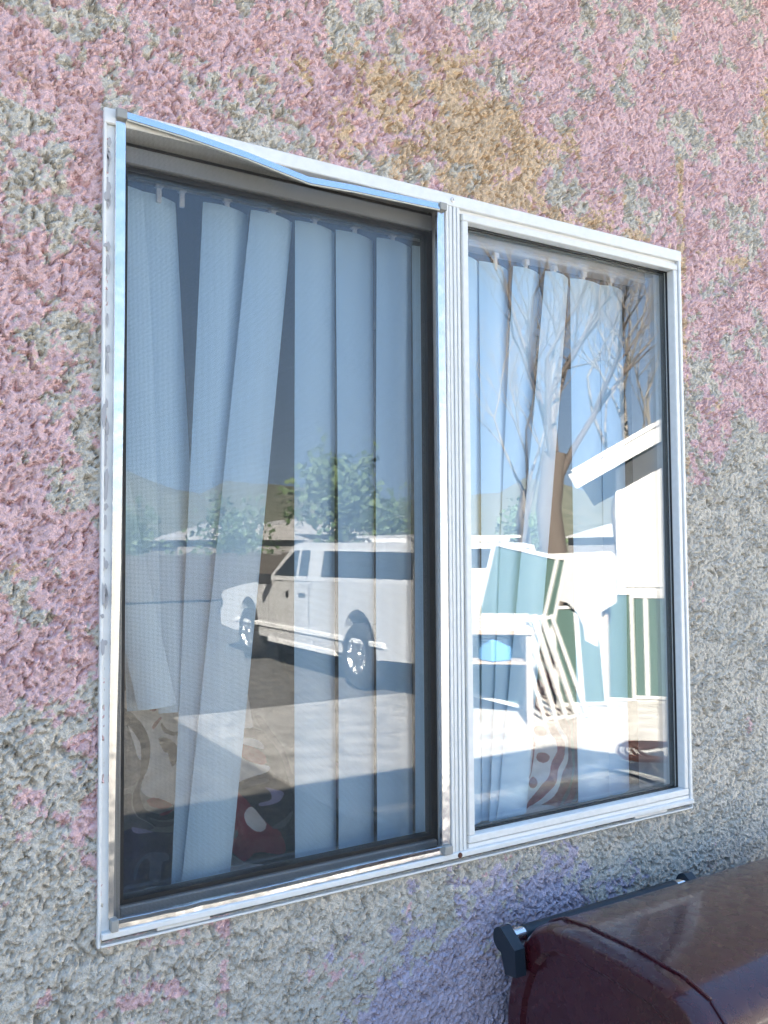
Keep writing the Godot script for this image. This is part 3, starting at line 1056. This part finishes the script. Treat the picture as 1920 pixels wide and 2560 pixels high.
func truck() -> void:
	var t := thing("pickup_truck", "white pickup truck with a canopy parked across the yard", "pickup truck", Vector3(4.35, 0, 5.75))
	var pl := PackedVector2Array()
	var arch := func(cz: float) -> void:
		for k in 11:
			var a := PI * k / 10.0
			pl.append(Vector2(cz - 0.43 * cos(a), 0.36 + 0.53 * sin(a)))
	pl.append(Vector2(0.0, 0.42))
	pl.append(Vector2(0.7, 0.38))
	arch.call(1.35)
	pl.append(Vector2(1.85, 0.36))
	pl.append(Vector2(4.0, 0.36))
	arch.call(4.7)
	pl.append_array(PackedVector2Array([Vector2(5.3, 0.36), Vector2(5.85, 0.4), Vector2(5.88, 0.6), Vector2(5.86, 0.86), Vector2(5.74, 0.94), Vector2(4.9, 1.06), Vector2(4.05, 1.14), Vector2(2.5, 1.16), Vector2(0.02, 1.2)]))
	var st := begin()
	prism(st, pl, side, 0.0, 1.6)
	var body := obj("body", st, M.paint, t)
	var green := PackedVector2Array([Vector2(0.04, 1.2), Vector2(0.12, 1.6), Vector2(0.3, 1.63), Vector2(3.1, 1.66), Vector2(3.3, 1.62), Vector2(4.02, 1.15)])
	st = begin()
	prism(st, green, func(u, v, d): return Vector3(d + (0.16 * (v - 1.15) if d < 1.0 else -0.16 * (v - 1.15)), v, u), 0.02, 1.58)
	obj("cab", st, M.paint, t)
	var inset := func(u, v, d): return Vector3(0.02 + 0.16 * (v - 1.15) - 0.004 + d, v, u)
	for w in [[[0.25, 1.25], [0.28, 1.53], [2.35, 1.55], [2.35, 1.23]], [[2.72, 1.23], [2.74, 1.56], [3.0, 1.56], [3.0, 1.23]], [[3.08, 1.22], [3.08, 1.56], [3.24, 1.55], [3.8, 1.22]]]:
		var poly := PackedVector2Array()
		for q in w:
			poly.append(Vector2(q[0], q[1]))
		st = begin()
		prism(st, poly, inset, 0.0, 0.003)
		obj("side_window", st, M.dark_glass, t)
	st = begin()
	bar(st, Vector3(0.8, 1.605, 3.36), Vector3(0.8, 1.185, 4.0), 1.35, 0.006, Vector3(0, 0.8, 0.6))
	obj("windscreen", st, M.dark_glass, t)
	st = begin()
	box_t(st, Transform3D(Basis(Vector3.RIGHT, -0.19), Vector3(0.8, 1.42, 0.07)), Vector3(1.2, 0.3, 0.02))
	obj("rear_window", st, M.dark_glass, t)
	st = begin()
	for sx in [0.14, 1.46]:
		bar(st, Vector3(sx, 1.7, 0.3), Vector3(sx, 1.71, 1.6), 0.03, 0.03)
	for z in [0.5, 1.4]:
		bar(st, Vector3(0.14, 1.67, z), Vector3(1.46, 1.67, z), 0.03, 0.05)
	obj("roof_rack", st, M.paint, t)
	for z in [2.62, 3.92]:
		st = begin()
		bx(st, -0.003, 0.004, 0.45, 1.13, z, z + 0.012)
		obj("door_seam", st, M.gasket, body)
	st = begin()
	disc(st, Vector3(-0.004, 0.98, 3.3), Vector3.RIGHT, [[0.0, 0.0], [0.05, 0.0], [0.05, 0.01]], 14)
	obj("door_badge", st, M.gasket, body)
	st = begin()
	bx(st, -0.03, 0.0, 0.98, 1.01, 2.72, 2.9, 0.008)
	obj("door_handle", st, M.gasket, body)
	st = begin()
	bx(st, -0.02, 0.008, 0.5, 0.56, 0.75, 5.2, 0.01)
	bx(st, -0.01, 0.3, 0.3, 0.37, 1.9, 3.95, 0.01)
	obj("side_step", st, M.vinyl, body)
	st = begin()
	bx(st, -0.02, 1.62, 0.42, 0.62, -0.14, -0.005, 0.02)
	obj("rear_bumper", st, M.chrome, t)
	st = begin()
	bx(st, -0.02, 1.62, 0.4, 0.6, 5.89, 6.0, 0.03)
	obj("front_bumper", st, M.chrome, t)
	for sx in [[-0.006, 0.16], [1.44, 1.606]]:
		st = begin()
		bx(st, sx[0], sx[1], 0.72, 1.08, -0.02, 0.06, 0.01)
		obj("tail_light", st, M.red_lens, t)
		st = begin()
		bx(st, sx[0], sx[1] + 0.1, 0.66, 0.82, 5.78, 5.885, 0.01)
		obj("headlight", st, M.dark_glass, t)
	for z in [1.35, 4.7]:
		for sx in [[-0.02, 1.0], [1.62, -1.0]]:
			st = begin()
			disc(st, Vector3(sx[0], 0.365, z), Vector3(sx[1], 0, 0), [[0.2, 0.03], [0.22, 0.0], [0.34, 0.0], [0.365, 0.03], [0.365, 0.2], [0.2, 0.2]], 28)
			var wh := obj("wheel", st, M.tyre, t)
			st = begin()
			disc(st, Vector3(sx[0], 0.365, z), Vector3(sx[1], 0, 0), [[0.0, 0.0], [0.06, 0.0], [0.07, 0.02]], 16)
			disc(st, Vector3(sx[0], 0.365, z), Vector3(sx[1], 0, 0), [[0.21, 0.008], [0.2, 0.0], [0.185, 0.03], [0.0, 0.06]], 24)
			for k in 6:
				var a := TAU * k / 6.0
				bar(st, Vector3(sx[0] + sx[1] * 0.02, 0.365, z), Vector3(sx[0] + sx[1] * 0.012, 0.365 + 0.195 * sin(a), z + 0.195 * cos(a)), 0.045, 0.03, Vector3.RIGHT)
			obj("rim", st, M.steel, wh)
	st = begin()
	bx(st, -0.22, -0.03, 1.1, 1.24, 3.75, 3.82, 0.02)
	obj("mirror", st, M.gasket, t)

const YARD_X := Vector3(0.6947, 0.0, -0.7193)   # along the white house's gable
const YARD_Z := Vector3(0.7193, 0.0, 0.6947)    # away from the stucco wall
const YARD_O := Vector3(6.053, 0.0, 5.444)

func yard_at(x: float, z: float, y := 0.0) -> Vector3:
	return YARD_O + YARD_X * x + YARD_Z * z + Vector3(0, y, 0)

func white_house() -> void:
	var t := thing("white_house", "white gabled house with a white fascia across the yard", "house", YARD_O, deg_to_rad(46))
	var rake := func(x: float) -> float: return 2.174 + 0.554 * x
	var apex := 3.1
	var xl := 0.44
	var poly := PackedVector2Array([Vector2(xl, 0.0), Vector2(2 * apex - xl, 0.0), Vector2(2 * apex - xl, rake.call(xl)), Vector2(apex, rake.call(apex)), Vector2(xl, rake.call(xl))])
	var st := begin()
	prism(st, poly, func(u, v, d): return Vector3(u, v, d), 0.38, 7.0)
	var wl := obj("wall", st, M.siding, t)
	st = begin()
	bx(st, xl + 0.001, 2 * apex - xl, 1.135, 1.15, 0.365, 0.378)
	for x in [0.44, 1.66, 2.88, 4.1]:
		bx(st, x, x + 0.05, 0.0, minf(rake.call(x), rake.call(2 * apex - x)) - 0.02, 0.36, 0.379)
	obj("batten", st, M.siding, wl)
	for s in [-1.0, 1.0]:
		var e := Vector3(apex + s * apex, rake.call(0.0) + 0.2, 3.6)
		var r := Vector3(apex, rake.call(apex) + 0.2, 3.6)
		st = begin()
		bar(st, e, r, 7.2, 0.05, Vector3.UP)
		obj("roof", st, M.roofing, t)
		st = begin()
		bar(st, e + Vector3(0, -0.105, -3.62), r + Vector3(0, -0.105, -3.62), 0.04, 0.17, Vector3.UP)
		bar(st, e + Vector3(0, 0.0, -3.63), r + Vector3(0, 0.0, -3.63), 0.06, 0.045, Vector3.UP)
		obj("fascia", st, M.siding, t)
	st = begin()
	bx(st, 2.5, 3.7, 1.3, 2.3, 0.31, 0.378, 0.01)
	var wd := obj("window", st, M.vinyl, t)
	st = begin()
	bx(st, 2.58, 3.06, 1.38, 2.22, 0.304, 0.309)
	bx(st, 3.14, 3.62, 1.38, 2.22, 0.304, 0.309)
	obj("window_glass", st, M.dark_glass, wd)

func trailer() -> void:
	var t := thing("fender_panel", "white salvaged vehicle side panel with a wheel arch beside the white house", "car part", yard_at(-0.52, -0.42), deg_to_rad(46))
	var pl := PackedVector2Array([Vector2(0.0, 0.62)])
	for k in 9:
		var a := PI * k / 8.0
		pl.append(Vector2(0.36 - 0.28 * cos(a), 0.62 + 0.42 * sin(a)))
	pl.append_array(PackedVector2Array([Vector2(0.66, 0.42), Vector2(0.74, 0.42), Vector2(0.8, 0.92), Vector2(0.95, 1.02), Vector2(0.95, 1.48), Vector2(0.9, 1.53), Vector2(0.05, 1.5), Vector2(0.0, 1.42)]))
	var st := begin()
	prism(st, pl, func(u, v, d): return Vector3(u, v, d), 0.0, 0.1)
	obj("panel", st, M.panel_paint, t)
	st = begin()
	for x in [0.03, 0.8]:
		bx(st, x, x + 0.06, 0.0, 0.9, 0.11, 0.17)
	bx(st, 0.03, 0.86, 0.58, 0.64, 0.171, 0.22)
	obj("prop", st, M.wood, t)
	st = begin()
	disc(st, Vector3(0.36, 0.31, 0.3), Vector3(0, 0, 1), [[0.0, 0.03], [0.17, 0.03], [0.19, 0.0], [0.28, 0.0], [0.31, 0.03], [0.31, 0.2]], 24)
	var w := obj("spare_tyre", st, M.tyre)
	w.position = yard_at(-0.52, -0.42)
	w.rotation.y = deg_to_rad(46)
	tag(w, "old black tyre standing behind the salvaged panel", "tyre")

func leaning(called: String, label: String, at: Vector3, turn: float, w: float, h: float, lean: float, bars: Array, group: String, glass := true, roll := 0.0) -> void:
	var t := thing(called, label, "window frame", at, turn, group)
	t.rotation_order = EULER_ORDER_YXZ
	t.rotation.x = lean
	t.rotation.z = roll
	var st := begin()
	var fw := 0.036
	bx(st, -w / 2, -w / 2 + fw, 0, h, -0.02, 0.02, 0.004)
	bx(st, w / 2 - fw, w / 2, 0, h, -0.02, 0.02, 0.004)
	bx(st, -w / 2 + fw, w / 2 - fw, 0, fw, -0.02, 0.02, 0.004)
	bx(st, -w / 2 + fw, w / 2 - fw, h - fw, h, -0.02, 0.02, 0.004)
	for b in bars:
		bx(st, -w / 2 + w * b - 0.022, -w / 2 + w * b + 0.022, fw, h - fw, -0.018, 0.018, 0.004)
	obj("frame", st, M.yard_vinyl, t)
	if glass:
		st = begin()
		bx(st, -w / 2 + fw, w / 2 - fw, fw, h - fw, -0.004, 0.0)
		obj("pane", st, mat(lin(0.045, 0.075, 0.065), 0.08), t)

func sashes() -> void:
	var g := "salvaged window frames in the yard"
	leaning("window_frame", "white three light window frame leaning at the right of the yard", yard_at(0.95, -0.02), deg_to_rad(46), 1.15, 1.08, 0.2, [0.3, 0.62], g)
	leaning("window_frame", "narrow white window frame leaning before the three light one", yard_at(0.42, -0.2), deg_to_rad(43), 0.36, 1.12, 0.16, [], g)
	leaning("window_frame", "tall white patio door frame tilted behind the truck's rear", Vector3(4.78, 0.1, 5.25), deg_to_rad(35), 0.66, 1.5, 0.06, [], g, true, -0.24)
	leaning("window_frame", "second tall white door frame tilted beside the first", Vector3(5.1, 0.06, 5.32), deg_to_rad(36), 0.5, 1.5, 0.08, [], g, true, -0.22)
	leaning("window_frame", "upright white sash leaning between the door frames and the panel", Vector3(5.72, 0.0, 5.0), deg_to_rad(40), 0.5, 1.0, 0.2, [0.5], g, true, 0.05)
	var nth := 0
	for l in ["thin white frame leaning sideways against the work table", "second thin white frame leaning against the work table", "third thin white frame leaning against the work table", "fourth thin white frame leaning against the work table"]:
		leaning("window_frame", l, Vector3(4.98 + 0.1 * nth, 0.0, 4.64 - 0.03 * nth), deg_to_rad(25), 0.14, 0.98, 0.2, [], g, false, 0.22 + 0.02 * nth)
		nth += 1
	var t := thing("work_table", "work table standing among the salvaged frames", "table", Vector3(4.56, 0, 4.9), deg_to_rad(218))
	var st := begin()
	bx(st, -0.35, 0.35, 0.8, 0.83, -0.25, 0.25, 0.004)
	obj("table_top", st, M.wood, t)
	st = begin()
	bx(st, -0.27, 0.27, 0.53, 0.549, -0.17, 0.17)
	obj("lower_shelf", st, M.wood, t)
	for p in [[-0.3, -0.2], [0.3, -0.2], [-0.3, 0.2], [0.3, 0.2]]:
		st = begin()
		bx(st, p[0] - 0.025, p[0] + 0.025, 0.0, 0.799, p[1] - 0.025, p[1] + 0.025)
		obj("leg", st, M.wood, t)
	for k in 5:
		st = begin()
		bx(st, -0.33 + 0.02 * (k % 3), 0.32 - 0.03 * (k % 2), 0.0, 0.024, -0.2, 0.2, 0.003)
		var o := obj("trim_board", st, M.yard_vinyl)
		o.position = Vector3(4.56, 0.831 + 0.026 * k, 4.9)
		o.rotation.y = deg_to_rad(218 + 2 * (k % 3))
		tag(o, "white trim board stacked on the work table", "board", "white boards on the work table")
	st = begin()
	bx(st, -0.11, 0.11, 0.0, 0.2, -0.1, 0.1, 0.01)
	var bxo := obj("storage_box", st, M.blue)
	bxo.position = Vector3(4.53, 0.55, 4.86)
	tag(bxo, "blue storage box on the lower shelf of the work table", "box")
	# crumpled sheet and cord in the sun near the house's corner
	st = begin()
	st.set_smooth_group(0)
	var cr := noise(2.2, 51, 4)
	var at := func(i: int, j: int) -> Vector3:
		var x := 3.45 + 1.3 * i / 40.0
		var z := 2.35 + 0.9 * j / 30.0
		var e := minf(minf(i, 40 - i) / 8.0, minf(j, 30 - j) / 8.0)
		return Vector3(x + 0.1 * cr.get_noise_2d(z * 2.0, x), 0.003 + clampf(e, 0.0, 1.0) * (0.05 + 0.09 * absf(cr.get_noise_2d(x, z) * 2.0)), z + 0.12 * cr.get_noise_2d(x * 2.0, z))
	for i in 40:
		for j in 30:
			for q in [[0, 0], [1, 0], [1, 1], [0, 0], [1, 1], [0, 1]]:
				st.add_vertex(at.call(i + q[0], j + q[1]))
	st.index()
	st.generate_normals()
	tag(obj("crumpled_sheet", st, M.tarp), "crumpled pale plastic sheet lying on the sunny concrete", "plastic sheet")
	st = begin()
	var pts := []
	var rad := []
	for k in 60:
		var a := k * 0.42
		pts.append(Vector3(4.3 + (0.18 + 0.003 * k) * cos(a), 0.19 + 0.012 * sin(k * 1.3), 2.72 + (0.14 + 0.003 * k) * sin(a)))
		rad.append(0.014)
	tube(st, pts, rad, 6)
	tag(obj("extension_cord", st, M.orange), "orange extension cord coiled on the crumpled sheet", "cord")

func branch(st: SurfaceTool, a: Vector3, dir: Vector3, length: float, r: float, depth: int) -> void:
	var p := [a]
	var rr := [r]
	var d := dir
	for k in 3:
		d = (d + Vector3(rng.randf_range(-0.22, 0.22), rng.randf_range(-0.05, 0.2), rng.randf_range(-0.22, 0.22))).normalized()
		p.append(p[k] + d * length / 3.0)
		rr.append(r * (1.0 - 0.16 * (k + 1)))
	tube(st, p, rr, 7 if depth > 2 else 4, false)
	if depth == 0:
		return
	var n := 3 if depth > 1 else 4
	for k in n:
		var f := rng.randf_range(0.45, 1.0)
		var at: Vector3 = p[1 + int(f * 1.99)] if k > 0 else p[3]
		var nd := (d + Vector3(rng.randf_range(-0.8, 0.8), rng.randf_range(-0.1, 0.5), rng.randf_range(-0.8, 0.8))).normalized()
		branch(st, at, nd, length * rng.randf_range(0.6, 0.8), r * rng.randf_range(0.42, 0.6), depth - 1)

func trees() -> void:
	for q in [[Vector3(14.6, 0, 12.9), 3.4, 0.2, "bare pale tree rising behind the white house"], [Vector3(12.0, 0, 12.4), 3.6, 0.3, "thick dark bare tree left of the white house"], [Vector3(15.5, 0, 17.5), 3.2, 0.2, "farther bare tree beyond the white house"]]:
		var t := thing("bare_tree", q[3], "tree", q[0], 0.0, "bare trees behind the white house")
		var st := begin()
		var tp := [Vector3.ZERO, Vector3(0.05, 1.2, 0.04), Vector3(-0.06, 2.4, 0.1), Vector3(0.05, q[1], 0.0)]
		tube(st, tp, [q[2] * 1.25, q[2], q[2] * 0.92, q[2] * 0.85], 10, false)
		var bk: Material = M.dark_bark if q[2] > 0.28 else M.bark
		obj("trunk", st, bk, t)
		st = begin()
		for k in 4:
			var a := TAU * k / 4.0 + rng.randf()
			branch(st, tp[3] - Vector3(0, 0.25 * k, 0), Vector3(cos(a) * 0.5, 1.0, sin(a) * 0.5).normalized(), 2.6, q[2] * 0.3, 5)
		obj("crown", st, bk, t)
	for q in [[Vector3(10.6, 0, 19.6), 5.0, 1.7, "green bushy tree beyond the truck"], [Vector3(3.4, 0, 26.0), 3.0, 1.8, "low green tree in front of the hills"], [Vector3(7.5, 0, 31.0), 3.2, 2.0, "round green tree left of the pale far house"], [Vector3(12.5, 0, 33.0), 3.4, 2.2, "broad green tree between the far houses"], [Vector3(19.5, 0, 32.0), 4.2, 2.3, "taller green tree right of the bushy one"], [Vector3(27.0, 0, 31.0), 3.6, 2.2, "green tree at the far right of the fence"]]:
		var t := thing("bushy_tree", q[3], "tree", q[0])
		var st := begin()
		tube(st, [Vector3.ZERO, Vector3(0.06, q[1] * 0.35, 0), Vector3(0, q[1] * 0.7, 0.05)], [0.16, 0.12, 0.06], 8, false)
		obj("trunk", st, M.bark, t)
		st = begin()
		for k in 1500:
			var v := Vector3(rng.randfn(), rng.randfn(), rng.randfn()).normalized()
			var rad: float = q[2] * pow(rng.randf(), 0.45) * (0.75 + 0.35 * sin(v.x * 5.0) * cos(v.z * 4.0 + v.y * 3.0))
			var c := Vector3(v.x * rad, q[1] * 0.62 + v.y * rad * 1.05, v.z * rad)
			var u := Vector3(rng.randfn(), rng.randfn(), rng.randfn()).normalized() * 0.11
			var w := u.cross(Vector3(rng.randfn(), rng.randfn(), rng.randfn()).normalized())
			quad(st, c - u, c - w, c + u, c + w)
		obj("crown", st, M.leaf, t)

func far_things() -> void:
	var st := begin()
	for q in [[16.0, 41.0, 7.0, 2.1, "low far house with a pale roof seen left of the truck"], [24.0, 50.0, 9.0, 2.6, "far house with a pale roof above the truck's bonnet"], [47.0, 40.0, 9.0, 2.3, "far house with a pale roof behind the green tree"]]:
		var t := thing("far_house", q[4], "house", Vector3(q[0], 0, q[1]), 0.0, "far houses below the hills")
		st = begin()
		bx(st, -q[2] / 2, q[2] / 2, 0, q[3], 0, 5)
		obj("wall", st, M.pale_wall, t)
		st = begin()
		var hw: float = q[2] / 2 + 0.4
		prism(st, PackedVector2Array([Vector2(-hw, q[3] + 0.002), Vector2(hw, q[3] + 0.002), Vector2(0.0, q[3] + 1.1)]), func(u, v, d): return Vector3(u, v, d), -0.4, 5.4)
		obj("roof", st, M.pale_roof, t)
		st = begin()
		bx(st, -1.0, 0.2, 0.9, 1.8, -0.03, -0.002)
		obj("window", st, M.dark_glass, t)
	var f := thing("board_fence", "grey wooden fence along the far side of the yard", "fence", Vector3(-8, 0, 24))
	for k in 70:
		st = begin()
		bx(st, k * 0.4, k * 0.4 + 0.385, 0.05, 1.45 + 0.04 * sin(k * 2.3), 0, 0.02)
		obj("board", st, M.old_wood, f)
	st = begin()
	bx(st, 0, 28, 0.4, 0.49, 0.021, 0.06)
	bx(st, 0, 28, 1.1, 1.19, 0.021, 0.06)
	obj("rail", st, M.old_wood, f)
